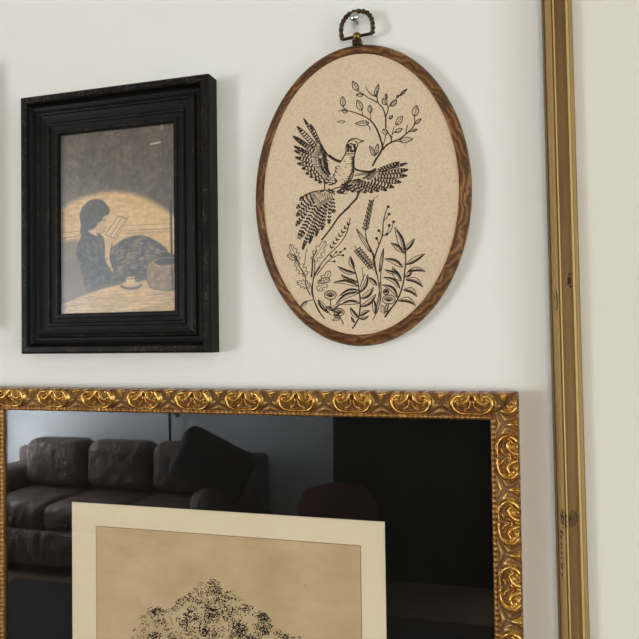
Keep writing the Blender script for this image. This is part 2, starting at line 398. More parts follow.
def reading_woman(X, Y):
    img = np.zeros(X.shape+(3,))
    def put(mask, rgb):
        img[:] = img*(1-mask[..., None]) + np.array(rgb, float)*mask[..., None]
    sm = lambda d, e=.7: np.clip(.5-d/(2*e), 0, 1)
    n1 = vnoise(X, Y, 9, 1); n2 = vnoise(X, Y, 3, 2); n3 = vnoise(X+Y*.4, Y, 1.1, 3); st = vnoise(X*1.0, Y*.25, 1.3, 4); hz = vnoise(X*.12, Y, .9, 5)
    put(np.ones(X.shape), (112, 103, 94))
    img += ((n1-.5)*20+(n2-.5)*16+(st-.5)*14+(n3-.5)*10)[..., None]
    img += (np.clip((100-X)/60, 0, 1)*12)[..., None]
    # pool of lamplight
    dome = catmull([(50, 214), (66, 203), (84, 197), (104, 194), (124, 196), (142, 203), (156, 211), (168, 220), (180, 232), (180, 262), (50, 262)], 4)
    put(sm(sd_poly(dome, X, Y)+(n2-.5)*3+(st-.5)*1, 3.0), (204, 182, 148))
    lit = sm(sd_poly(dome, X, Y), 3)
    img += (lit*((n2-.5)*12+(hz-.5)*22))[..., None]
    put(lit*sm(np.abs(Y-(226+.03*X))-5, 3)*.3, (226, 204, 168))
    for yy, a in ((233, .5), (238, .75), (241, .5)):
        put(sm(sd_line([(56, yy+1), (84, yy-1)], X, Y)-.2, .6)*a, (96, 84, 70)); put(sm(sd_line([(122, yy-3), (168, yy-2)], X, Y)-.2, .6)*a, (104, 92, 78))
    # chair back and shadow at left
    put(sm(sd_poly([(56, 244), (74, 241), (80, 262), (84, 303), (56, 312)], X, Y), 1.5)*.85, (134, 124, 112)); img += ((n2-.5)*8)[..., None]
    # table
    put(sm(sd_poly([(54, 309), (70, 303), (86, 297), (104, 292), (122, 289), (145, 286), (180, 282), (180, 330), (54, 330)], X, Y), 1), (196, 176, 146))
    tb = sm(sd_poly([(54, 309), (86, 297), (122, 289), (180, 282), (180, 330), (54, 330)], X, Y), 1)
    img += (tb*((hz-.5)*38+(n2-.5)*16))[..., None]
    # skirt over raised knees
    put(sm(sd_poly(catmull([(108, 262), (110, 252), (118, 246), (128, 242), (140, 241), (150, 245), (160, 252), (166, 260), (160, 272), (150, 280), (136, 283), (122, 287), (112, 286)], 3), X, Y), .9), (92, 86, 79))
    kn = sm(sd_poly([(108, 250), (140, 241), (165, 258), (160, 275), (112, 286)], X, Y), 1); fold = vnoise(X+.9*Y, Y-.5*X, 3.2, 8)
    img += (kn*((fold-.4)*95))[..., None]
    # bodice and sleeve
    body = catmull([(80, 236), (88, 233), (96, 236), (102, 242), (104, 250), (106, 262), (112, 272), (116, 284), (106, 288), (96, 290), (84, 294), (80, 282), (77, 268), (73, 256), (75, 244)], 3)
    put(sm(sd_poly(body, X, Y), .7), (82, 80, 77)); bd = sm(sd_poly(body, X, Y), .7); img += (bd*((fold-.45)*80+(n2-.5)*24))[..., None]
    put(sm(sd_line([(84, 252), (88, 262), (96, 270), (108, 280)], X, Y)-.5, .8)*.6, (120, 116, 108))
    for P_ in ([(76, 246), (80, 262), (84, 290)], [(90, 240), (97, 252), (100, 268), (98, 286)], [(103, 262), (96, 272), (92, 288)], [(86, 256), (92, 262), (88, 274)]): put(sm(sd_line(catmull(P_, 4), X, Y)-.3, .5)*.8, (34, 32, 31))
    for P_ in ([(84, 244), (88, 250), (86, 258)], [(94, 246), (100, 258)], [(80, 270), (86, 284)], [(104, 272), (110, 282)]): put(sm(sd_line(catmull(P_, 4), X, Y)-.5, .7)*.7, (132, 124, 112))
    # neck, face
    put(sm(sd_poly([(84, 232), (92, 229), (97, 236), (94, 239), (88, 236)], X, Y), .6), (206, 186, 158))
    put(sm(sd_poly(catmull([(95, 218), (103, 217), (105.5, 222), (104.5, 227), (105, 230), (101, 235), (96, 235), (92, 229)], 3), X, Y), .6), (196, 176, 148))
    put(sm(sd_line([(100, 223), (103, 222.6)], X, Y)-.3, .4), (60, 52, 46)); put(sm(sd_line([(101.5, 231.5), (104, 231)], X, Y)-.2, .4), (100, 70, 60))
    put(sm(sd_line([(94, 236), (100, 236.4), (103, 234)], X, Y)-.2, .5), (80, 68, 58))
    # hair in a bun
    put(sm(sd_poly(catmull([(78, 226), (77, 216), (80, 208), (87, 202), (96, 201), (103, 205), (107.5, 212), (107, 217), (102, 219), (100, 223), (96, 226), (92, 231), (86, 233), (80, 237), (77, 234)], 3), X, Y)+(n3-.5)*.6,   .6), (80, 78, 74))
    hr = sm(sd_poly([(78, 226), (80, 208), (96, 201), (107, 213), (96, 226), (80, 236)], X, Y), .6); img += (hr*((vnoise(X+Y, X-Y, 2, 9)-.45)*64))[..., None]
    # book
    put(sm(sd_poly([(103, 238), (117, 220), (126, 223.5), (114, 243)], X, Y), .6), (212, 192, 160))
    for a, b in (((103, 238), (117, 220)), ((108, 240), (121, 221)), ((114, 243), (126, 223.5)), ((112, 242), (124, 223)), ((117, 220), (126, 223.5)), ((103, 238), (114, 243))):
        put(sm(sd_line([a, b], X, Y)-.25, .5)*.85, (86, 76, 64))
    # hand and forearm
    put(sm(sd_poly(catmull([(102, 243), (106, 240), (109, 245), (108, 254), (107, 262), (110, 270), (112, 279), (107, 272), (103, 263), (103, 252)], 3), X, Y), .6), (202, 182, 154))
    for q in ((103.5, 245), (105, 248), (106, 251)): put(sm(sd_line([q, (q[0]+3, q[1]-2)], X, Y)-.15, .4)*.7, (110, 94, 80))
    put(sm(sd_line([(110, 248), (108, 262), (113, 279)], X, Y)-.5, .7)*.8, (50, 48, 46))
    # folds: light and dark pencil strokes over skirt and bodice
    for k in range(120):
        x = random.uniform(110, 162); y = random.uniform(245, 282); a = random.uniform(-.9, .4) + (x-135)/40; L_ = random.uniform(3, 9)
        if sd_poly([(108, 250), (120, 245), (140, 241), (160, 252), (164, 262), (150, 280), (122, 286), (112, 284)], np.array([x]), np.array([y]))[0] > -1: continue
        put(sm(sd_line([(x-L_/2*math.cos(a), y-L_/2*math.sin(a)), (x+L_/2*math.cos(a), y+L_/2*math.sin(a))], X, Y)-.45, .5)*.8, (160, 148, 128) if k % 2 else (50, 46, 44))
    for k in range(46):
        x = random.uniform(76, 110); y = random.uniform(240, 290); a = random.uniform(.8, 2.0); L_ = random.uniform(3, 8)
        if sd_poly(body, np.array([x]), np.array([y]))[0] > -1.5: continue
        put(sm(sd_line([(x-L_/2*math.cos(a), y-L_/2*math.sin(a)), (x+L_/2*math.cos(a), y+L_/2*math.sin(a))], X, Y)-.45, .5)*.8, (138, 130, 118) if k % 3 else (44, 42, 40))
    for k in range(60):
        x = random.uniform(60, 168); y = random.uniform(206, 238); put(sm(sd_line([(x, y), (x+random.uniform(6, 20), y+random.uniform(-.6, .6))], X, Y)-.02, .45)*.28, (150, 130, 102))
    # cup and saucer
    E = lambda cx, cy, a, b: (np.sqrt(((X-cx)/a)**2+((Y-cy)/b)**2)-1)*min(a, b)
    put(sm(E(129, 291, 10.5, 4.2), .5), (98, 92, 82)); put(sm(E(129, 289.6, 9.4, 3.2), .5), (196, 178, 150))
    put(sm(sd_poly([(123, 282), (134, 282), (132, 290), (125, 290)], X, Y), .5), (206, 190, 162)); put(sm(np.abs(E(128.5, 282, 6, 2))-.4, .4), (84, 76, 66))
    put(sm(np.abs(E(136, 285, 2.6, 2.2))-.4, .4), (84, 76, 66))
    # covered pot at right
    put(sm(sd_poly(catmull([(146, 268), (178, 266), (178, 296), (160, 297), (148, 293), (144, 281)], 3), X, Y), .7), (150, 138, 120)); pt = sm(sd_poly([(146, 268), (178, 266), (178, 296), (148, 293)], X, Y), 1); img += (pt*((n2-.5)*40))[..., None]
    put(sm(sd_line(catmull([(146, 268), (144, 281), (148, 293), (160, 297), (176, 296)], 4), X, Y)-.3, .5)*.9, (74, 68, 60))
    put(sm(E(163, 268, 12, 4), .5), (84, 80, 74)); put(sm(E(164, 264, 8, 4), .5), (64, 62, 60)); put(sm(np.abs(E(163, 269, 12, 4.4))-.3, .4), (190, 172, 146))
    # dark chair post
    put(sm(sd_line([(168.5, 209), (169, 262)], X, Y)-.9, .5)*.95, (38, 34, 31)); put(sm(sd_line([(169, 262), (170, 296)], X, Y)-.6, .7)*.8, (52, 48, 44))
    # scribbled shading, reflection glints painted as pale marks, darker side edges
    for k in range(70):
        x = random.uniform(58, 172); y = random.uniform(298, 318); put(sm(sd_line([(x, y), (x+random.uniform(6, 18), y-random.uniform(-.4, 2))], X, Y)-.05, .45)*.45, (100, 88, 72))
    put(sm(sd_line([(149.5, 150), (158.5, 149)], X, Y)-.8, .6), (206, 200, 188)); put(sm(sd_line([(160, 130), (160.5, 136)], X, Y)-1.2, 1)*.8, (168, 162, 150))
    put(sm(sd_line([(158, 152), (160, 164)], X, Y)-.6, 1)*.4, (150, 140, 130))
    put(np.clip((63-X)/4+(n2-.5), 0, 1)*.45, (92, 82, 74)); put(np.clip((X-171)/4+(n2-.5), 0, 1)*.4, (96, 86, 76))
    img = (img-118)*1.42+92; img[..., 0] *= 1.06; img[..., 2] *= .90
    return np.clip(img, 8, 245)
painted_sheet('print', .128, .179, 280, 390, .0080, 55.6, 175.6, 129, 320.5, reading_woman, PRINT, bf)

# ------------------------------------------------------------------ oval hoop with the embroidery
HX, HZ, HA, HB = -.1317, .1205, .0945, .1292
hp = empty('embroidery_hoop', (HX, -.0004, EYE+HZ))
tag(hp, 'oval woodgrain embroidery hoop with a stitched pheasant, branch and wildflowers on beige cloth', 'embroidery hoop')
HPROF = [(0.0016, .0), (0, .004), (.0003, .0075), (.0016, .0102), (.0036, .0122), (.006, .0133), (.0082, .0136), (.0094, .0132), (.0098, .0124), (.0099, .0095)]
V, Fc = [], []; N = 220; m_ = len(HPROF)
for i in range(N):
    a = 2*math.pi*i/N
    for t, y in HPROF:
        nx, nz = math.cos(a)/HA, math.sin(a)/HB; L = math.hypot(nx, nz)
        V.append((HA*math.cos(a)-nx/L*t, -y, HB*math.sin(a)-nz/L*t))
for i in range(N):
    for j in range(m_-1):
        q = i*m_+j; q2 = ((i+1) % N)*m_+j; Fc.append((q, q2, q2+1, q+1))
mesh('hoop_rim', V, Fc, HOOP, hp, True)
CY = .0118
V = [(0, -CY, 0)]; Fc = []
for i in range(N):
    a = 2*math.pi*i/N; V.append(((HA-.0098)*math.cos(a), -CY, (HB-.0098)*math.sin(a)))
for i in range(N):
    V.append(((HA-.0098)*math.cos(2*math.pi*i/N), -.001, (HB-.0098)*math.sin(2*math.pi*i/N)))
for i in range(N):
    k = (i+1) % N; Fc.append((0, 1+i, 1+k)); Fc.append((1+i, N+1+i, N+1+k, 1+k))
cloth = mesh('cloth', V, Fc, CLOTH, hp)

def stitch_pt(x, y):
    X, Z = plane_pt(x, y, -CY); return X-HX, Z-HZ
class Stitches:
    def __init__(s, name, mat): s.V = []; s.F = []; s.name = name; s.mat = mat
    def stroke(s, pts, w=.8, w1=None, sm=True, h=.00035, taper=0):
        """a raised line of thread through artwork points; w in artwork units (about a millimetre)"""
        if sm: pts = catmull(pts, 5)
        P = [np.array(stitch_pt(*p)) for p in pts]; n = len(P)
        if n < 2: return
        b = len(s.V)
        for i, p in enumerate(P):
            d = P[min(i+1, n-1)]-P[max(i-1, 0)]; L = np.hypot(*d)+1e-9; nr = np.array([-d[1], d[0]])/L
            f = i/(n-1); ww = (w+(w1-w)*f if w1 is not None else w)
            if taper: ww *= max(.25, min(1, min(f, 1-f)*n/3+.35))
            ww *= .00044*(1+random.uniform(-.1, .1))
            for k, hh in ((-1, 0), (-.6, .8), (0, 1), (.6, .8), (1, 0)):
                q = p+nr*ww*k; s.V.append((q[0], -CY-h*hh*min(1, ww/.0003)-.00002, q[1]))
        for i in range(n-1):
            for k in range(4):
                q = b+i*5+k; s.F.append((q, q+1, q+6, q+5))
    def dot(s, x, y, r, mat=None):
        b = len(s.V); cx, cz = stitch_pt(x, y); s.V.append((cx, -CY-.0006, cz))
        for k in range(10):
            a = k*math.pi/5; s.V.append((cx+math.cos(a)*r*.00088, -CY-.00002, cz+math.sin(a)*r*.00088))
        for k in range(10): s.F.append((b, b+1+k, b+1+(k+1) % 10))
    def build(s, parent): return mesh(s.name, s.V, s.F, s.mat, parent)

def leaf(S, base, tip, w, rib=True, bend=0, hatch=0, lw=.8, dark=0):
    b = np.array(base, float); t = np.array(tip, float); d = t-b; L = np.hypot(*d)+1e-6; n = np.array([-d[1], d[0]])/L
    mid = lambda f: b+d*f+n*bend*L*math.sin(math.pi*f)
    prof = lambda f: math.sin(math.pi*f**.85)**.9*w/2
    fs = [i/8 for i in range(9)]
    S.stroke([mid(f)+n*prof(f) for f in fs], lw, sm=False); S.stroke([mid(f)-n*prof(f) for f in fs], lw, sm=False)
    if rib: S.stroke([mid(f) for f in fs[:8]], lw*.75, lw*.5, sm=False)
    for i in range(hatch):
        f = .15+.7*i/max(1, hatch-1); S.stroke([mid(f), mid(min(1, f+.08))+n*prof(f)*.95], lw*.6, sm=False)
    if dark:
        for q in (.25, .5, .75)[:dark]:
            S.stroke([mid(f)+n*prof(f)*(q+.2) for f in fs[1:-1]], lw*1.3, sm=False)

def cv(ox, oy, s):                      # zoomed tracing sheet -> artwork units
    return lambda *P: [(ox+x/s, oy+y/s) for x, y in P]
A = cv(285, 70, 7.99); B = cv(345, 70, 7.99); C = cv(285, 130, 7.99); D = cv(345, 130, 7.99); E_ = cv(275, 185, 7.99); F = cv(345, 185, 7.1); G = cv(275, 250, 7.518); Hh = cv(345, 250, 7.518); Z = cv(250, 200, 4.26)

# flowering branch above and behind the bird
S = Stitches('branch_embroidery', THREAD)
for pts, a, b in ((B((220, 770), (245, 720), (275, 675), (300, 620), (290, 570), (262, 490), (235, 440), (200, 400)), 2.0, 1.5), (B((200, 400), (140, 365), (60, 335), (0, 325), (-55, 330)), 1.2, .7),
                  (B((300, 640), (330, 605), (370, 580), (440, 550), (490, 510), (530, 475), (550, 450)), 1.8, 1.0), (B((550, 450), (557, 410), (555, 375)), .9, .7), (B((487, 515), (490, 480), (500, 440)), 1.1, .6),
                  (B((370, 578), (370, 545), (345, 500), (328, 480)), 1.3, .8), (B((328, 470), (326, 420), (325, 380), (305, 310), (265, 262), (257, 215), (258, 170)), 1.4, .9), (B((325, 375), (340, 340), (346, 305), (335, 270)), 1.2, .7),
                  (B((348, 300), (365, 275), (400, 240), (430, 210), (470, 175), (497, 155)), .9, .6), (B((262, 262), (225, 242), (190, 225), (150, 195), (108, 172)), 1.1, .7), (B((255, 217), (215, 200), (185, 170), (168, 135)), 1.0, .6),
                  (B((375, 545), (378, 510), (395, 450)), .8, .6), (B((375, 520), (400, 495)), .6, .6), (B((205, 395), (206, 345)), .8, .6), (B((145, 365), (135, 325)), .8, .6), (B((170, 435), (195, 455), (203, 488)), .8, .6),
                  (B((300, 620), (318, 560), (325, 520)), .8, .6), (B((400, 568), (440, 575)), .8, .6), (B((0, 320), (-15, 295)), .7, .6), (B((500, 500), (540, 488)), .7, .5), (B((548, 452), (565, 430)), .7, .6)):
    S.stroke(pts, a, b)
for b_, t_, w_ in (((105, 168), (60, 90), 5.5), ((148, 200), (90, 200), 3.6), ((135, 325), (98, 240), 6), ((205, 345), (197, 280), 4.2), ((195, 425), (82, 430), 5), ((240, 215), (270, 112), 3.6), ((330, 280), (302, 228), 5), ((332, 235), (328, 190), 2.2),
                   ((362, 288), (417, 245), 4.6), ((438, 208), (497, 152), 2.4), ((355, 392), (382, 366), 3), ((408, 440), (460, 370), 5.4), ((400, 498), (460, 470), 4), ((555, 372), (573, 284), 6.4), ((562, 430), (610, 390), 3), ((535, 490), (577, 475), 2.4),
                   ((435, 570), (543, 550), 5.2), ((335, 515), (305, 473), 5), ((-15, 295), (-20, 212), 5.2), ((20, 335), (-22, 320), 4.5), ((415, 222), (432, 200), 2), ((240, 690), (198, 608), 4), ((248, 680), (262, 590), 4)):
    q = B(b_, t_); leaf(S, q[0], q[1], w_, hatch=4, lw=.78)
q = A((482, 415), (418, 415)); leaf(S, q[0], q[1], 2.6, lw=.55)
S.build(cloth)
# the stick the bird flies over
S = Stitches('stick_embroidery', THREAD)
S.stroke(D((108, 505), (95, 545), (62, 580), (30, 615), (-10, 655)), 2.2, 1.6); S.stroke(E_((600, 170), (545, 220), (505, 262), (445, 350), (372, 442)), 1.9, 1.6); S.stroke(E_((560, 195), (535, 232), (500, 262)), 1.2, .8)
S.build(cloth)

# the bird
S = Stitches('bird_embroidery', THREAD)
def feather(base, tip, w, bars, lw=.55, thick=.55, open_=.25, bend=0):
    b = np.array(base, float); t = np.array(tip, float); d = t-b; L = np.hypot(*d); n = np.array([-d[1], d[0]])/L
    mid = lambda f: b+d*f+n*bend*L*math.sin(math.pi*f)
    prof = lambda f: w/2*min(1, .35+f*1.5)*(max(0, 1-max(0, f-.72)/.28)**.6)
    fs = [i/8 for i in range(9)]
    S.stroke([mid(f)+n*prof(f) for f in fs], lw, sm=False); S.stroke([mid(f)-n*prof(f) for f in fs], lw, sm=False)
    for i in range(bars):
        f = open_+(1-open_)*(i+.5)/bars*.9; bw = L*(1-open_)/bars*thick*.72
        c = mid(f); k = prof(f)*.9; S.stroke([c-n*k-d/L*bw*.25, c+d/L*bw*.25, c+n*k-d/L*bw*.25], bw*1.05, sm=False, h=.0003)
    S.stroke([mid(.9), mid(1)], w*.35, .4, sm=False)
def fan(root, tips, f0, wmax, step, bw, f_out, chev=.5, rows=(), roots=None, hatch_w=.7):
    """feathers side by side round a root: bars across, outlines near the tips, short covert strokes near the root"""
    n = len(tips); Rt = [np.array(r_, float) for r_ in (roots or [root]*n)]; Tp = [np.array(t, float) for t in tips]
    at = lambda j, f: Rt[j]+(Tp[j]-Rt[j])*f
    for j in range(n):
        ax = Tp[j]-Rt[j]; L = np.hypot(*ax); d = ax/L; nr = np.array([-d[1], d[0]])
        def hw(f):
            g = []
            if j > 0: g.append(abs((at(j-1, f)-at(j, f)) @ nr))
            if j < n-1: g.append(abs((at(j+1, f)-at(j, f)) @ nr))
            return min(wmax/2, .5*min(g) if g else wmax/2)*(max(0.02, 1-max(0, f-.8)/.2)**.5)
        k = max(1, int(L*(1-f0)/step))
        for q in range(k):
            f = f0+(1-f0)*(q+.5)/k*.93; h_ = hw(f); c = at(j, f); o = d*bw*chev*(1 if j % 2 else -1)*.6
            S.stroke([c-nr*h_-o, c+o*.6, c+nr*h_-o], bw*random.uniform(.85, 1.15), sm=False)
        for sg in (-1, 1): S.stroke([at(j, f)+nr*sg*hw(f) for f in np.linspace(f_out, 1, 7)], .75, sm=False)
        S.stroke([at(j, .86), at(j, 1)], 1.7, .6, sm=False)
    for a, b, m in rows:
        for j in range(n-1):
            for q in range(m):
                g = (q+.5)/m; rr = Rt[j]*(1-g)+Rt[j+1]*g; tt = Tp[j]*(1-g)+Tp[j+1]*g; e = random.uniform(-.02, .02)
                S.stroke([rr+(tt-rr)*(a+e), rr+(tt-rr)*(b+e)], hatch_w*random.uniform(.8, 1.25), .5, sm=False)
# left wing
tips = C((205, -45), (150, -92), (98, -28), (66, 50), (72, 130), (74, 165), (82, 218), (98, 268), (135, 308), (165, 350), (198, 378), (238, 404), (270, 425), (318, 430))
rts = C((350, 245), (355, 250), (358, 258), (362, 265), (365, 272), (366, 280), (366, 290), (366, 300), (366, 305), (366, 310), (366, 318), (366, 325), (368, 335), (372, 345))
fan(None, tips[:4], .42, 4.6, 3.1, 1.6, .45, roots=rts[:4], rows=((.1, .24, 3), (.26, .4, 3), (.41, .5, 2)), hatch_w=.85)
fan(None, tips[4:], .5, 4.0, 3.0, 1.6, .6, roots=rts[4:], rows=((.08, .22, 3), (.24, .36, 3), (.38, .5, 2)), hatch_w=.85)
fan(None, [tips[3], tips[4]], .5, 2.5, 2.8, 1.3, .6, roots=[rts[3], rts[4]], rows=((.1, .25, 3), (.3, .5, 3)))
S.stroke(C((450, 258), (405, 243), (355, 212), (318, 168), (290, 115)), 2.0, 1.6); S.stroke(C((448, 250), (400, 232), (355, 200)), 1.6, 1.2)
S.stroke(C((290, 118), (288, 160), (305, 205)), 1.3, .8); S.stroke(C((300, 190), (320, 225), (350, 250)), 1.0, .8)
for p in ((390, 400), (340, 370), (360, 395), (375, 420), (400, 300), (420, 285), (400, 330), (385, 355)):
    q = C(p, (p[0]+26, p[1]+14)); S.stroke(q, .9, .6, sm=False)
# head and neck
S.stroke(C((445, 255), (470, 215), (487, 180), (490, 130), (508, 90), (538, 70), (575, 70), (603, 84), (634, 86)), 1.1, .8); S.stroke(C((634, 86), (605, 100), (585, 108)), .9, .9); S.stroke(C((585, 108), (572, 150), (560, 185), (552, 240), (552, 310), (540, 375), (505, 420)), 1.2, 1.1)
for pts, wd in ((((503, 112), (508, 150), (502, 178)), 3.0), (((524, 125), (528, 150), (524, 178)), 2.0), (((550, 122), (560, 148), (546, 180)), 2.6), (((505, 100), (530, 82), (560, 80)), 1.1), (((565, 92), (578, 104)), 1.7), (((520, 108), (545, 115), (570, 118)), 1.4), (((487, 186), (520, 190), (555, 188)), .8), (((485, 198), (520, 202), (553, 200)), .6),
                ((( 608, 88), (630, 88)), 1.3), (((540, 160), (535, 180)), 1.6)):
    S.stroke(C(*pts), wd, wd*.7)
for y in range(215, 425, 17):             # barred flank
    xr = 552-max(0, y-320)*.45; S.stroke(C((xr, y), (xr-22-(y % 3)*6, y+5)), 1.5, .6, sm=False); S.stroke(C((xr-4, y+9), (xr-18, y+13)), 1.1, .5, sm=False)
for p in ((470, 250), (480, 300), (465, 350), (495, 270), (455, 395), (430, 360), (440, 310), (485, 390)):
    S.stroke(C(p, (p[0]+16, p[1]+3)), .7, .4, sm=False)
for pts, wd in ((((410, 290), (405, 330), (385, 370), (355, 400), (335, 435)), .8), (((350, 440), (375, 435), (400, 425), (420, 405)), 1.5), (((390, 380), (410, 405), (395, 430)), 1.2), (((345, 415), (370, 425)), 1.2), (((415, 500), (445, 480), (470, 460), (500, 440)), 2.4), (((430, 500), (460, 500), (480, 480)), 2.6), (((350, 490), (385, 475), (420, 462), (460, 450)), 1.3),
                (((345, 470), (370, 482), (400, 495)), 1.4), (((470, 440), (500, 425), (530, 400)), 2.2), (((480, 460), (510, 450), (540, 440)), 2.4), (((318, 428), (318, 485)), 1.5), (((318, 483), (292, 492), (278, 496)), 1.6), (((330, 485), (360, 500), (400, 508)), 1.1), (((440, 505), (480, 512), (500, 500)), .9)):
    S.stroke(C(*pts), wd, wd*.8)
# right wing
S.stroke(D((72, 305), (110, 322), (150, 328), (200, 330), (250, 308)), 1.2, 1.4); S.stroke(D((80, 318), (130, 332), (190, 338), (250, 312)), .8, 1.8); S.stroke(D((250, 335), (300, 330), (360, 310), (400, 290), (435, 255)), 1.0, 1.7)
tips = D((437, 258), (500, 266), (506, 318), (497, 366), (452, 418), (394, 460), (338, 486), (272, 492), (222, 502), (170, 505), (118, 508), (68, 500), (25, 490), (-15, 478))
rts = D((180, 345), (170, 355), (160, 365), (148, 372), (136, 378), (124, 384), (112, 388), (100, 392), (88, 396), (74, 398), (58, 400), (36, 402), (14, 404), (-8, 404))
fan(None, tips[:6], .3, 4.8, 3.1, 1.8, .4, roots=rts[:6], rows=((.04, .15, 2), (.16, .28, 2)), hatch_w=.8)
fan(None, tips[6:], .3, 4.4, 2.9, 1.8, .5, roots=rts[6:], rows=((.0, .16, 2), (.16, .34, 2), (.5, .62, 1)), hatch_w=.9)
for i in range(12):
    f = i/11; q = D((78+f*130, 372-f*22), (92+f*140, 348-f*14)); S.stroke(q, .7, .5, sm=False)
# fanned tail
tips = E_((200, 118), (172, 186), (172, 250), (168, 328), (190, 430), (220, 518), (274, 470), (328, 412), (374, 362), (432, 312), (470, 225))
fan(None, tips, .27, 8.5, 3.5, 1.9, .84, chev=.9, roots=[E_((335+i*12.5, 54+4*math.sin(i/10*3.14)))[0] for i in range(11)], rows=((.02, .13, 1), (.15, .27, 2)), hatch_w=.65)
S.stroke(E_((195, 125), (230, 90), (290, 62), (345, 48)), 1.4, 1.4); S.stroke(E_((345, 48), (400, 40), (450, 50), (480, 80)), .8, .8)
S.build(cloth)

# wild flowers and leafy stems below
S = Stitches('wildflower_embroidery', THREAD)
st = lambda pts, a=.9, b=None: S.stroke(pts, a, b)
for pts, a, b in ((Z((318, 507), (285, 458), (268, 400), (270, 340), (285, 300), (330, 240), (380, 190), (412, 140), (428, 78)), 1.2, .8), (Z((300, 480), (275, 430), (262, 380), (278, 320), (300, 285)), .8, .8), (Z((262, 330), (266, 290), (268, 250), (285, 215)), 1.6, 1.2), (Z((272, 330), (276, 290), (276, 255)), 1.0, .8),
                  (Z((258, 405), (240, 370), (236, 330), (215, 290), (200, 255), (185, 235)), 1.0, .8), (Z((233, 275), (238, 235), (243, 208)), .6, .5), (Z((285, 320), (320, 275), (345, 250), (372, 236), (402, 210)), .9, .6), (Z((345, 250), (362, 228), (368, 222)), .7, .6), (Z((372, 236), (395, 236)), .7, .6), (Z((335, 262), (360, 262)), .6, .5),
                  (Z((268, 425), (250, 430), (232, 438)), .9, .7), (Z((343, 425), (345, 460)), .9, .8), (Z((345, 470), (370, 480), (385, 500), (398, 530)), 1.2, .9), (Z((290, 425), (320, 462), (345, 490)), 1.0, .8), (Z((355, 490), (370, 505)), .8, .6)):
    st(pts, a, b)
def lobed(base, tip, w, lobes=4, lw=.6):
    b = np.array(base, float); t = np.array(tip, float); d = t-b; L = np.hypot(*d); n = np.array([-d[1], d[0]])/L
    for sg in (-1, 1):
        P = [b]
        for i in range(lobes):
            f = (i+.45)/lobes; k = math.sin(math.pi*min(1, .15+.8*f))*w/2; P += [b+d*(f)+n*sg*k*1.15, b+d*(f+.35/lobes)+n*sg*k*.55]
        P.append(t); S.stroke(P, lw)
    S.stroke([b, t], lw*.7, sm=False)
for b_, t_, w_ in (((268, 262), (322, 175), 10), ((205, 258), (172, 190), 8), ((200, 250), (158, 235), 6), ((242, 322), (193, 262), 9), ((258, 366), (200, 350), 8), ((292, 388), (342, 302), 10), ((295, 350), (340, 335), 6)):
    q = Z(b_, t_); lobed(q[0], q[1], w_)
for i in range(7):
    f = i/6; c = (345+f*72, 205-f*98); q = Z(c, (c[0]-3, c[1]-15)); S.stroke(q, 1.9, .7, sm=False); q = Z(c, (c[0]+15, c[1]-6)); S.stroke(q, 1.6, .6, sm=False)
for x, y in ((368, 222), (345, 238), (397, 236), (405, 208), (360, 262), (385, 222)): S.dot(*Z((x, y))[0], 1.2)
for b_, t_, w_, dk in (((245, 430), (215, 457), 3.2, 1), ((290, 425), (332, 482), 5, 2), ((345, 470), (385, 440), 3.5, 1), ((350, 462), (325, 455), 2.5, 1), ((385, 498), (358, 487), 2.5, 1), ((345, 465), (318, 472), 3, 0), ((383, 505), (350, 512), 3, 0)):
    q = Z(b_, t_); leaf(S, q[0], q[1], w_, lw=.6, dark=dk)
def bloom(x, y, rx, ry):
    P = [(x+rx*math.cos(a*math.pi/8)*(1+.08*(a % 2)), y+ry*math.sin(a*math.pi/8)*(1+.08*(a % 2))) for a in range(17)]; S.stroke(P, .9, sm=False)
    for k in range(9):
        a = math.pi*(1+k/8); S.stroke([(x, y+ry*.5), (x+rx*.8*math.cos(a), y+ry*.85*math.sin(a))], .55, sm=False)
    S.stroke([(x-rx*.75, y+.3), (x, y-ry*.5), (x+rx*.75, y+.3)], .5)
for x, y, r in ((343, 405, 24), (380, 478, 21)):
    q = Z((x, y))[0]; bloom(q[0], q[1], r/4.26, r*.75/4.26)
# dark leafy stem in the middle
st(Z((437, 548), (462, 505), (470, 450), (466, 390), (458, 340), (445, 295), (430, 260)), 1.5, .9)
for b_, t_, w_ in (((445, 292), (428, 240), 4.6), ((452, 312), (375, 283), 4), ((462, 368), (357, 352), 4.4), ((460, 350), (388, 318), 4), ((466, 395), (368, 440), 4.6), ((464, 385), (382, 408), 4), ((468, 440), (385, 447), 4.4), ((468, 395), (502, 318), 3.6), ((470, 420), (527, 372), 5), ((470, 455), (537, 402), 4.6), ((462, 500), (428, 458), 4), ((470, 495), (512, 472), 3.2), ((466, 505), (506, 495), 2.4), ((448, 522), (432, 498), 2)):
    q = Z(b_, t_); leaf(S, q[0], q[1], w_, lw=.7, dark=2, bend=random.choice((-.1, .1)))
# tall seed heads and reeds
st(F((215, 560), (190, 470), (165, 420), (150, 370), (148, 330)), 1.4, .9); st(F((225, 639), (212, 580), (200, 520)), 1.2, 1.2); st(F((148, 330), (160, 220), (180, 140), (200, 105), (240, 72)), .7, .6)
for i in range(8):
    f = i/7; cx = 146+f*42; cy = 320-f*190
    for sg in (-1, 1):
        q = F((cx, cy), (cx+sg*(22-f*6), cy-24)); leaf(S, q[0], q[1], 2.0, True, lw=.7)
st(F((205, 610), (175, 570), (120, 510), (85, 460), (68, 428)), .8, .6)
for i in range(8):
    f = i/7; cx = 185-f*95; cy = 590-f*115
    for a in (0, 1): q = F((cx, cy), (cx+(20 if a else -26), cy-(34 if a else 8))); leaf(S, q[0], q[1], 2.6, True, lw=.7)
for b_, t_, w_ in (((185, 480), (80, 308), 3.6), ((245, 620), (275, 450), 2.8)):
    q = F(b_, t_); leaf(S, q[0], q[1], w_, lw=.7)
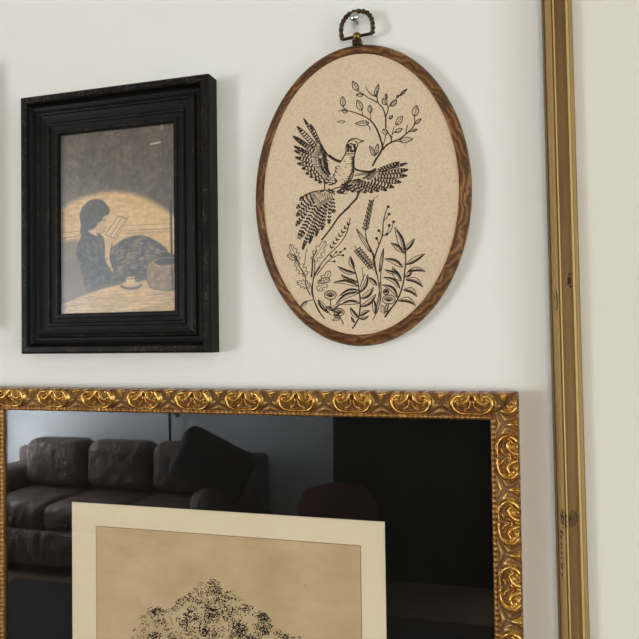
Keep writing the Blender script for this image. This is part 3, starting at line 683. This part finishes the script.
st(F((205, 540), (225, 470), (255, 390), (268, 340), (272, 270), (285, 210), (305, 155)), 1.4, .8); st(F((275, 255), (292, 240), (312, 205)), .9, .6); st(F((262, 362), (300, 350), (328, 320), (345, 265)), 1.0, .7); st(F((255, 350), (242, 325)), .7); st(F((240, 420), (228, 382)), .7); st(F((300, 348), (315, 290)), .6)
for x, y in ((307, 155), (314, 207), (346, 262), (315, 288), (297, 350), (241, 325), (225, 380)): S.dot(*F((x, y))[0], 1.5)
for pts, a, b in ((Hh((215, 20), (225, 100), (245, 200), (255, 280), (262, 350), (240, 420), (232, 480), (208, 528)), 1.0, .7), (Hh((290, 0), (285, 80), (268, 200), (272, 300), (268, 370), (245, 460), (232, 480)), .9, .9), (Hh((262, 240), (255, 330), (240, 400)), .7, .6), (Hh((150, 180), (130, 230), (115, 280)), .9, .8), (Hh((128, 130), (135, 190), (140, 230)), .6, .5)):
    st(pts, a, b)
# leafy stem at the right
st(Hh((300, 505), (340, 450), (385, 390), (418, 320), (440, 240), (450, 150), (455, 100), (458, -20)), 1.7, 1.0)
for b_, t_, w_, bd in (((446, 30), (375, -170), 6.4, .03), ((455, 5), (525, -85), 4, 0), ((435, 20), (345, -52), 4.6, .05), ((435, 130), (300, 66), 5, .06), ((458, 112), (602, 28), 4.6, 0), ((450, 205), (500, 145), 4, .1), ((470, 165), (605, 162), 4, -.12), ((455, 225), (585, 280), 4.6, -.16), ((425, 235), (358, 130), 6, -.05), ((400, 175), (300, 148), 3, -.05), ((415, 290), (290, 206), 4, .12), ((395, 360), (280, 262), 4.4, .14), ((440, 300), (540, 352), 5, -.18), ((400, 382), (532, 418), 5, -.16), ((225, 480), (212, 370), 4.2, .04), ((240, 265), (180, 205), 4, 0)):
    q = Hh(b_, t_); leaf(S, q[0], q[1], w_, lw=.7, dark=2, bend=bd*1.2)
q = Hh((330, 372))[0]; bloom(q[0], q[1], 6.2, 4.4); q = Hh((310, 315))[0]; bloom(q[0], q[1], 2.6, 2.6)
st(Hh((325, 400), (325, 440), (315, 475)), .9, .7); q = Hh((300, 480), (275, 415)); leaf(S, q[0], q[1], 5, hatch=3, lw=.6); q = Hh((305, 470), (312, 410)); leaf(S, q[0], q[1], 3, lw=.6)
S.build(cloth)

# hanger: brass lug, barrel and twisted D-ring, on a steel nail
Y0 = .0085
zb = HB+.0068
bm = bmesh.new(); box(bm, -.0032, .0048, -.0110, -.0030, HB-.0012, HB+.0042, .0012, 3); bm_obj('hanger_plate', bm, BRONZE, hp)
bm = bmesh.new(); lathe(bm, [(0, -.0034), (.0022, -.003), (.0034, -.0015), (.0037, 0), (.0034, .0015), (.0022, .003), (0, .0034)], Matrix.Translation((.0008, -Y0, zb)) @ Matrix.Rotation(math.pi/2, 4, 'Y') @ Matrix.Scale(1.0, 4), 20)
bm_obj('barrel', bm, BRASS, hp, True)
bm = bmesh.new(); P = []
x0, x1 = -.0128, .0150; zt = .0217
pts = [(x0+.0005, zb-.0010), (x0-.0002, zb+.008), (x0+.0016, zb+.0145), (x0+.0062, zb+.0197), (x0+.0135, zb+zt), (x1-.0062, zb+.0200), (x1-.0018, zb+.0150), (x1-.0002, zb+.008), (x1-.0006, zb+.0010)]
P = [(x, -Y0, z) for x, z in catmull(pts, 14)]
tube(bm, P, .00180, 12, twist=.42)
bar = [(x0+.0005+(x1-x0-.0011)*i/20, -Y0, zb-.0010+.0020*i/20) for i in range(21)]
tube(bm, bar, .0013, 10)
bm_obj('hanging_ring', bm, BRONZE, hp, True)
nx_, nz_ = plane_pt(354.6, 17.2, -.012)
bm = bmesh.new(); Mn = Matrix.Translation((nx_, 0, EYE+nz_)) @ Matrix.Rotation(math.pi/2, 4, 'X')
lathe(bm, [(0, -.004), (.0011, 0), (.0011, .0118), (.0030, .0112), (.0039, .0120), (.0038, .0134), (.0026, .0147), (0, .0151)], Mn, 28)
nail = bm_obj('wall_nail', bm, STEEL, None, True); tag(nail, 'shiny domed steel nail head carrying the ring of the oval hoop', 'nail')

# ------------------------------------------------------------------ gilded frame with the tree etching
OW, OH, MW = .5122, .66, .0220
gx = -.0040-OW/2; gz = -.0462-OH/2
gf = empty('gilt_picture_frame', (gx, -.0004, EYE+gz)); gf.rotation_euler = (0, .0005, 0)
tag(gf, 'large carved gilt frame with black mat and an old etching of a tree', 'picture frame')
CELL = .0489; NXc, NTc = 300, 110
def motif():
    """one repeat of the scroll ornament: height (0..1) and red-bole mask on a cell; u in -1.5..1.5, v in 0 (outer) .. 1 (inner)"""
    u = np.linspace(-1.5, 1.5, NXc)[:, None]*np.ones((1, NTc)); v = np.ones((NXc, 1))*np.linspace(0, 1, NTc)[None]
    Hm = np.full(u.shape, .10); au = np.abs(u)
    def ridge(P, w, h, w1=None):
        P = catmull(P, 6); n = len(P)-1
        for i, (a, b) in enumerate(zip(P, P[1:])):
            f = i/max(1, n-1); ww = w+((w1 if w1 is not None else w)-w)*f
            d = sd_line([a, b], au, v); np.maximum(Hm, .1+(h-.1)*np.clip(1-(d/ww)**2, 0, 1)**.85, out=Hm)
    # fluted fan behind: radiating grooves
    ang = np.arctan2(1.15-v, au-.55); fl = .5+.5*np.cos(ang*19); rad = np.hypot(au-.55, 1.15-v)
    fan = (rad < 1.02) & (rad > .3); Hm = np.where(fan, .14+.32*fl*np.clip(rad, 0, 1), Hm)
    ridge([(1.04, .16), (1.14, .46), (1.06, .80)], .06, .40, .05)
    ridge([(.72, .12), (.90, .28), (.96, .50), (.88, .72), (.66, .88), (.36, .95), (.08, .93)], .20, .95, .09)              # thick crescent
    ridge([(.14, .02), (.20, .26), (.36, .46), (.56, .52), (.70, .44)], .19, 1.0, .13)              # petal of the lily
    ridge([(.44, .10), (.58, .18), (.66, .30)], .09, .66, .06)
    ridge([(.05, .40), (.14, .66), (.36, .78)], .09, .62, .06)
    dd = sd_poly([(.98, -.15), (2.02, -.15), (1.68, .28), (1.56, .55), (1.5, .84), (1.44, .55), (1.30, .26)], au, v); Hm = np.maximum(Hm, .1+.9*np.clip(-dd/.22, 0, 1)**.8)
    Hm = np.maximum(Hm, .55*np.clip(1-np.abs(v-.03)/.05, 0, 1))                                     # outer fillet
    bole = np.clip(1.2-np.hypot(u*1.3, (v-.42)*1.1)/.30, 0, 1) + .8*np.clip(1-np.abs(au-.12-.3*(v-.5))/.05, 0, 1)*(v > .5)*(v < .95) + .5*np.clip(1-np.abs(v-.97)/.06, 0, 1) + 1.2*np.clip(1.3-v/.07, 0, 1)
    return Hm, np.clip(bole, 0, 1)*((Hm < .75) | (v < .07))
MH, MB_ = motif()
def blur(a, k=1):
    for _ in range(k): a = (a+np.roll(a, 1, 0)+np.roll(a, -1, 0))/3; a[:, 1:-1] = (a[:, :-2]+a[:, 1:-1]+a[:, 2:])/3
    return a
MH = blur(MH, 5)
def samp(T, su, v):
    x = (su % 1.0)*(NXc-1); y = np.clip(v, 0, 1)*(NTc-1); xi = x.astype(int); yi = y.astype(int); x2 = np.minimum(xi+1, NXc-1); y2 = np.minimum(yi+1, NTc-1); fx = x-xi; fy = y-yi
    return (T[xi, yi]*(1-fx)+T[x2, yi]*fx)*(1-fy)+(T[xi, y2]*(1-fx)+T[x2, y2]*fx)*fy
def gilt_side(L, bound):
    """a mitred side running along +x from 0 to L, outer edge on top (z = 0), inner edge at z = -MW; bound: distance of the last shield from the far corner"""
    step = .0006; ns = int(L/step); nt = 44
    ts = np.concatenate([[0, 0, .0002], np.linspace(.0006, MW, nt)]); s = np.linspace(0, L, ns)
    Sg, Tg = np.meshgrid(s, ts, indexing='ij'); Sc = np.clip(Sg, Tg, L-Tg)
    face = .0182; v = Tg/face
    span = L-2*bound; n = round(span/CELL); cell = span/n; su = (Sc-bound)/cell
    h = samp(MH, su, v); bo = samp(MB_, su, v)
    base = .0147+.0022*np.sin(np.clip(v, 0, 1)*math.pi)-.002*np.clip(v, 0, 1)
    Y = base+h*.0052*np.clip(v*6+.5, 0, 1)
    bead = Tg > face
    k = (Tg-face)/(MW-face); bh = .0123+.0018*np.sin(np.clip(k, 0, 1)*math.pi)*(.45+.55*np.abs(np.sin(Sc/.0042*math.pi)))
    Y = np.where(bead, bh, Y); rel = np.where(bead, .26+.2*np.abs(np.sin(Sc/.0042*math.pi)), h); bo = np.where(bead, .75*(1-.6*np.abs(np.sin(Sc/.0042*math.pi))), bo)
    Y[:, 0] = .0005; Y[:, 1] = .0145; Y[:, 2] = .0155
    # inner lip drops to the glass
    Sc = np.concatenate([Sc, Sc[:, -1:]], 1); Tg = np.concatenate([Tg, Tg[:, -1:]+.0001], 1); Y = np.concatenate([Y, np.full((ns, 1), .0085)], 1)
    rel = np.concatenate([rel, np.zeros((ns, 1))], 1); bo = np.concatenate([bo, np.zeros((ns, 1))], 1)
    raw = np.concatenate([Sg, Sg[:, -1:]], 1)
    m = Y.shape[1]; i, j = np.meshgrid(np.arange(ns-1), np.arange(m-1), indexing='ij')
    ok = ~((np.abs(Sc[i, j]-Sc[i+1, j]) < 1e-9) & (np.abs(Sc[i, j+1]-Sc[i+1, j+1]) < 1e-9))
    q = (i*m+j)[ok]; return np.stack([Sc, -Y, -Tg], -1).reshape(-1, 3), np.stack([q, q+m, q+m+1, q+1], 1), rel.ravel(), bo.ravel()
def gilt_build(parent):
    for L, bound, rot, org in ((OW, .0115, 0, (-OW/2, OH/2)), (OH, .0245, -90, (OW/2, OH/2)), (OW, .0115, 180, (OW/2, -OH/2)), (OH, .0245, 90, (-OW/2, -OH/2))):
        V, Fq, rel, bo = gilt_side(L, bound); c, s = round(math.cos(math.radians(rot))), round(math.sin(math.radians(rot)))
        W = np.stack([org[0]+V[:, 0]*c-V[:, 2]*s, V[:, 1], org[1]+V[:, 0]*s+V[:, 2]*c], 1)
        me = bpy.data.meshes.new('rail'); me.vertices.add(len(W)); me.vertices.foreach_set('co', W.ravel()); me.loops.add(Fq.size); me.polygons.add(len(Fq))
        me.loops.foreach_set('vertex_index', Fq.ravel().astype(np.int32)); me.polygons.foreach_set('loop_start', (np.arange(len(Fq))*4).astype(np.int32)); me.update(calc_edges=True)
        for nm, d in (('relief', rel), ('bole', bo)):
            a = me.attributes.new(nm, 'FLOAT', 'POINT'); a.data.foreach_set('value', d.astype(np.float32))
        bm = bmesh.new(); bm.from_mesh(me); bmesh.ops.delete(bm, geom=[v for v in bm.verts if not v.link_faces], context='VERTS')
        if sum(f.normal.y*f.calc_area() for f in bm.faces) > 0: bmesh.ops.reverse_faces(bm, faces=bm.faces)
        bm.to_mesh(me); bm.free()
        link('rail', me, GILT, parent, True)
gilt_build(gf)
IW, IH = OW-2*MW, OH-2*MW
slab('backing_board', OW-.01, OH-.01, .0006, .0026, bpy.data.materials['brown_backing_board'], gf)
slab('black_mat', IW+.006, IH+.006, .0030, .0046, MATBLACK, gf)
slab('glass_pane', IW+.004, IH+.004, .0086, .0098, GLASS, gf)
cx0, cx1, cz1, cz0 = -.4196-gx, -.1142-gx, -.156-gz, -OH/2+.13
mt = slab('cream_mat', cx1-cx0, cz1-cz0, .0048, .0060, CREAM, gf, (cx0+cx1)/2, (cz0+cz1)/2)
px0, px1, pz1, pz0 = -.3925-gx, -.1355-gx, -.1775-gz, cz0+.03
pr = slab('etching', px1-px0, pz1-pz0, .0061, .0064, OLDPAPER, gf, (px0+px1)/2, (pz0+pz1)/2)
# plate mark round the etching
bm = bmesh.new()
for a, b, c, d in ((px0, px1, pz1, pz1+.0005), (px0, px1, pz0-.0005, pz0), (px0-.0005, px0, pz0, pz1), (px1, px1+.0005, pz0, pz1)):
    box(bm, a, b, -.0063, -.0060, c, d)
bm_obj('plate_mark', bm, simple('plate_mark_tone', (150, 122, 86), .85), mt)
# the inked tree: trunk, boughs and thousands of leaf flecks
V, Fc = [], []
YI = .0065
def fleck(x, z, r, a):
    b = len(V); n = random.choice((4, 5, 5, 6))
    for k in range(n):
        t = a+2*math.pi*k/n; rr = r*random.uniform(.6, 1.25); V.append((x+math.cos(t)*rr*1.15, -YI, z+math.sin(t)*rr))
    Fc.append(tuple(range(b, b+n)))
def inkline(P, w0, w1):
    P = [np.array(p) for p in P]; n = len(P); b = len(V)
    for i, p in enumerate(P):
        d = P[min(i+1, n-1)]-P[max(i-1, 0)]; d = d/(np.hypot(*d)+1e-9); nr = np.array([-d[1], d[0]])*(w0+(w1-w0)*i/(n-1))/2
        V.append((p[0]+nr[0], -YI, p[1]+nr[1])); V.append((p[0]-nr[0], -YI, p[1]-nr[1]))
    for i in range(n-1): Fc.append((b+2*i, b+2*i+1, b+2*i+3, b+2*i+2))
tx0, tz0 = plane_pt(226, 700, -.0065); tx0 -= gx; tz0 -= gz       # heart of the crown
ground = pz0+.045
ends = []
def bough(p, ang, L, w, lev):
    P = [np.array(p)]; a = ang
    for i in range(5):
        a += random.uniform(-.22, .22); P.append(P[-1]+np.array([math.cos(a), math.sin(a)])*L/5)
    inkline(P, w*(.5 if lev < 3 else 1), w*.4)
    if lev == 0: ends.append(P[-1]); return
    ends.extend(P[3:])
    for k in range(3 if lev > 1 else 3):
        bough(P[random.choice((3, 4, 5))], a+random.uniform(-.75, .75), L*random.uniform(.62, .82), w*.58, lev-1)
base = np.array([tx0+.004, ground])
inkline([base, base+np.array([-.003, .03]), base+np.array([.001, .055]), np.array([tx0, tz0-.045])], .020, .013)
for a in (35, 62, 84, 105, 128, 150): bough((tx0+random.uniform(-.003, .003), tz0-.055), math.radians(a), .034, .0045, 3)
def prof(x):      # crown top outline, photo-traced, artwork x -> y
    return np.interp(x, [112, 122, 132, 138, 150, 160, 175, 186, 195, 203, 210, 218, 228, 240, 250, 258, 264, 272, 284, 292, 300, 312, 330], [668, 652, 636, 618, 605, 606, 602, 592, 583, 578, 577, 582, 590, 594, 602, 610, 612, 622, 632, 634, 636, 655, 690])
clumps = []
for k in range(760):
    for _ in range(40):
        x = random.uniform(112, 330); y = random.uniform(577, 790)
        if y > prof(x)+3 and ((x-222)/112)**2+((y-700)/95)**2 < (1.0 if y > 690 else 2): break
    clumps.append((x, y, random.uniform(2.2, 6.5)))
for x in range(136, 302, 5): clumps.append((x+random.uniform(-2, 2), prof(x)+random.uniform(3, 7), random.uniform(2, 3.4)))
for x, y, r in clumps:
    dens = int(r*r*random.uniform(.3, 1.4))+4
    for _ in range(dens):
        a = random.uniform(0, 6.28); q = r*math.sqrt(random.random())*1.15; X, Zc = plane_pt(x+q*math.cos(a), y+q*math.sin(a)*.8, -YI)
        if y+q*math.sin(a)*.8 < prof(x+q*math.cos(a))-1: continue
        fleck(X-gx, Zc-gz, random.uniform(.00028, .00072), a)
for _ in range(2600):                       # loose flecks over the crown
    x = random.uniform(118, 325); y = random.uniform(578, 780)
    if y < prof(x) or ((x-222)/115)**2+((y-700)/100)**2 > 1.9: continue
    X, Zc = plane_pt(x, y, -YI); fleck(X-gx, Zc-gz, random.uniform(.00018, .0004), random.random()*6)
for k in range(60):                        # twigs seen between the leaves
    x = random.uniform(140, 300); y = max(prof(x)+6, random.uniform(595, 690)); a = math.atan2(720-y, 226-x)+random.uniform(-.5, .5); L = random.uniform(5, 12)
    P = [plane_pt(x+math.cos(a)*L*f+random.uniform(-.8, .8), y+math.sin(a)*L*f, -YI) for f in (0, .33, .66, 1)]
    inkline([(p[0]-gx, p[1]-gz) for p in P], .0002, .0006)
for k in range(240):                       # grass and ground strokes
    x = random.uniform(px0+.02, px1-.02); z = ground-random.random()*.028; inkline([(x, z), (x+random.uniform(.004, .014), z+random.uniform(-.001, .001))], .0003, .0005)
tr = mesh('inked_tree', V, Fc, INK, pr)

# ------------------------------------------------------------------ tall plain gold frame at the right, leaning a hair to the left
SW, SH_ = .56, 1.25
sx0, sz_ = plane_pt(549.2, 319.5, -.019)
sf = empty('gold_panel_frame', (sx0+SW/2, -.0012, EYE-.03)); sf.rotation_euler = (0, -.00476, 0)
sf.location.x += .0013
tag(sf, 'tall plain aged gold wooden frame around a blank ivory panel at right', 'picture frame')
SPROF = [(0, 0.0005), (0, 0.01), (0.0006, 0.012), (0.0012, 0.0125), (0.0016, 0.012), (0.002, 0.0135), (0.0032, 0.0182), (0.0048, 0.0198), (0.0062, 0.02), (0.0066, 0.0192), (0.007, 0.0191), (0.0075, 0.0203), (0.0082, 0.0206), (0.0088, 0.0198), (0.0093, 0.0176), (0.015, 0.0166), (0.0166, 0.017), (0.017, 0.0184), (0.0182, 0.0188), (0.019, 0.0178), (0.0194, 0.0156), (0.0212, 0.0142), (0.0222, 0.0126), (0.0226, 0.008)]
mo = moulding('moulding', SW, SH_, SPROF, OLDGOLD, sf, .01, (11, 12, 17, 18), (5, 6, 7, 8, 20, 21))  # ridges and outer bead coloured lighter, highlights put into the paint
slab('ivory_panel', SW-.040, SH_-.040, .0070, .0095, PANEL, sf)
slab('backing_board', SW-.01, SH_-.01, .0006, .0030, bpy.data.materials['brown_backing_board'], sf)
def relief_at(x, y):
    X, Zc = plane_pt(x, y, -.018); t = X-(sf.location.x-SW/2)-.00476*(Zc+.03); return float(np.interp(t, [q[0] for q in SPROF], [q[1] for q in SPROF]))
def on_frame(x, y, Y):
    Y = relief_at(x, y)+.0002; X, Zc = plane_pt(x, y, -Y); return Vector((X-sf.location.x, -Y, Zc-(sf.location.z-EYE)))
def blob(bm, c, rx, rz, d=.0003, n=14):
    vs = [bm.verts.new((c[0]+rx*math.cos(2*math.pi*k/n)*random.uniform(.85, 1.1), c[1], c[2]+rz*math.sin(2*math.pi*k/n)*random.uniform(.85, 1.1))) for k in range(n)]
    t = bm.verts.new((c[0], c[1]-d, c[2])); [bm.faces.new((vs[k], vs[(k+1) % n], t)) for k in range(n)]
bm = bmesh.new(); blob(bm, on_frame(569.5, 279, .0250), .0014, .0032, .0007)
for dx, dz in ((0, -6), (1, 6), (-1, 3)): blob(bm, on_frame(569.8+dx, 279+dz, .0249), .0010, .0011, .0004)
for x, y in ((552.3, 281),): blob(bm, on_frame(x, y, .0282), .0008, .0010, .0004)
bm_obj('knot', bm, KNOTM, mo, True)
bm = bmesh.new()
for P in (((554, 289), (555.2, 296), (554.2, 302), (555.5, 307)), ((556.3, 288), (557.5, 298), (557.2, 308)), ((554.2, 304), (557, 308.5))):
    tube(bm, [on_frame(x, y, .0283) for x, y in catmull(P, 4)], .0004, 6)
tube(bm, [on_frame(554.2, 285+k*3, .0281) for k in range(8)], .00022, 5)
bm_obj('crack', bm, KNOTM, mo)
bm = bmesh.new()
for rx, ry, w_ in ((8.0, 8.5, .00036), (5.8, 6.4, .00028), (3.6, 4.2, .00034), (1.4, 2.0, .0006)):
    tube(bm, [on_frame(568.2+rx*math.cos(a/20*math.pi*2-1.3), 516.5+ry*math.sin(a/20*math.pi*2-1.3), 0) for a in range(0, 18)], w_, 6)
for k in range(10):
    x = 560.5+random.uniform(-2, 4.5); y = 507+k*2.6; tube(bm, [on_frame(x, y, 0), on_frame(x+random.uniform(1, 2.5), y+random.uniform(0, 3), 0)], .00036, 5)
for k in range(9):
    blob(bm, on_frame(560.2+k*.1, 530+k*5.2+random.uniform(-1.5, 1.5), 0), .00045, random.uniform(.0007, .002), .0003, 8)
bm_obj('knot', bm, KNOTM, mo, True)

# ------------------------------------------------------------------ what the glass mirrors: the living room behind the camera
def cushion(bm, x0, x1, y0, y1, z0, z1, r=.07, M=None):
    vs = box(bm, x0, x1, y0, y1, z0, z1, r, 5, M)
def make_sofa(loc, rz, L):
    s = empty('sofa', loc, (0, 0, rz))
    f = bmesh.new(); box(f, 0, L, -.92, 0, .06, .30, .03); bm_obj('base', f, LEATHER, s, True)
    f = bmesh.new(); box(f, .02, L-.02, -.17, -.02, .30, .74, .05, 4); bm_obj('backrest', f, LEATHER, s, True)
    for a in (0, L-.26):
        f = bmesh.new(); box(f, a, a+.26, -.94, -.04, .08, .63, .10, 5); bm_obj('armrest', f, LEATHER, s, True)
    n = 3; w_ = (L-.54)/n
    for i in range(n):
        f = bmesh.new(); cushion(f, .27+i*w_+.005, .27+(i+1)*w_-.005, -.90, -.22, .29, .47, .06); bm_obj('seat_cushion', f, LEATHER, s, True)
        f = bmesh.new(); cushion(f, .27+i*w_+.005, .27+(i+1)*w_-.005, -.42, -.175, .475, .84, .09); bm_obj('back_cushion', f, LEATHER, s, True)
    for x in (.08, L-.08):
        for y in (-.86, -.06):
            f = bmesh.new(); tube(f, [(x, y, 0), (x, y, .08)], .03, 12); bm_obj('leg', f, DARKWOOD, s)
    return s
sofa = make_sofa((-1.82, -4.36, 0), math.pi, 2.2); tag(sofa, 'dark brown leather three-seat sofa reflected in the picture glass', 'sofa')
tp = empty('throw_pillow', (-1.98, -3.62, .76)); tag(tp, 'dark plump pillow propped at the right end of the sofa in the reflection', 'pillow')
bm = bmesh.new(); cushion(bm, -.27, .27, -.08, .08, -.19, .19, .078); o_ = bm_obj('pillow_cover', bm, simple('dark_pillow', (46, 40, 38), .8), tp, True); tp.rotation_euler = (.12, .42, 0)
cab = empty('stand_in_cabinet', (-.62, YB+.02, 0)); tag(cab, 'tall black-brown cabinet standing in for a dark doorway and figure in the glass', 'cabinet')  # added stand-in for the dark doorway and figure mirrored here
box_obj('body', (-.62, .56, 0, .45, 0, 2.1), DARKWOOD, cab, .006)
for i in (0, 1): 
    d = box_obj('door', (-.60+i*.58, -.03+i*.58, .451, .47, .06, 2.06), DARKWOOD, cab, .004)
    box_obj('handle', (-.09+i*.09, -.075+i*.09, .471, .49, 1.0, 1.14), BRONZE, d, .002)
pf = empty('floor_pouf', (-1.12, -3.6, 0)); tag(pf, 'tall dark maroon round pouf before the cabinet, faint in the glass', 'pouf')
bm = bmesh.new(); lathe(bm, [(0, 0), (.18, 0), (.21, .08), (.24, .4), (.25, .56), (.2, .64), (.1, .67), (0, .67)], Matrix(), 40); bm_obj('pouf_cover', bm, MAROON, pf, True)
rug = box_obj('rug', (-3.3, .1, -3.36, -1.2, .0002, .004), RUG, None, .001); tag(rug, 'wide thin charcoal rug on the floor in front of the sofa', 'rug')
lamp = empty('floor_lamp', (-2.68, -4.34, 0)); tag(lamp, 'thin black floor lamp pole standing behind the sofa in the reflection', 'floor lamp')
bm = bmesh.new(); tube(bm, [(0, 0, 0), (0, 0, 1.62)], .011, 10); bm_obj('pole', bm, DARKWOOD, lamp)
bm = bmesh.new(); tube(bm, [(0, 0, 1.02), (.04, .03, 1.05), (.10, .05, 1.0)], .018, 10); bm_obj('hook', bm, DARKWOOD, lamp)
bm = bmesh.new(); lathe(bm, [(.02, 1.60), (.13, 1.60), (.09, 1.80), (.02, 1.80)], Matrix(), 24); bm_obj('lamp_shade', bm, DARKWOOD, lamp)

# a neighbouring picture just outside the view, whose side shade reaches into it
nb = empty('picture_frame', (-.5990, -.0003, EYE+.145)); tag(nb, 'narrow dark wooden frame hanging just beyond the left edge of the photo', 'picture frame')
moulding('moulding', .14, .27, [(0, .0005), (0, .028), (.002, .03), (.012, .03), (.016, .022), (.018, .006)], DARKWOOD, nb, .03)
slab('print', .11, .24, .003, .006, CREAM, nb)

# ------------------------------------------------------------------ view
SC.view_settings.view_transform = 'Standard'; SC.view_settings.look = 'None'; SC.view_settings.gamma = 1; SC.view_settings.use_curve_mapping = False
SC.view_settings.exposure = -0.56
SC.cycles.max_bounces = 10; SC.cycles.diffuse_bounces = 5; SC.cycles.glossy_bounces = 5; SC.cycles.transparent_max_bounces = 12
SC.cycles.use_denoising = True
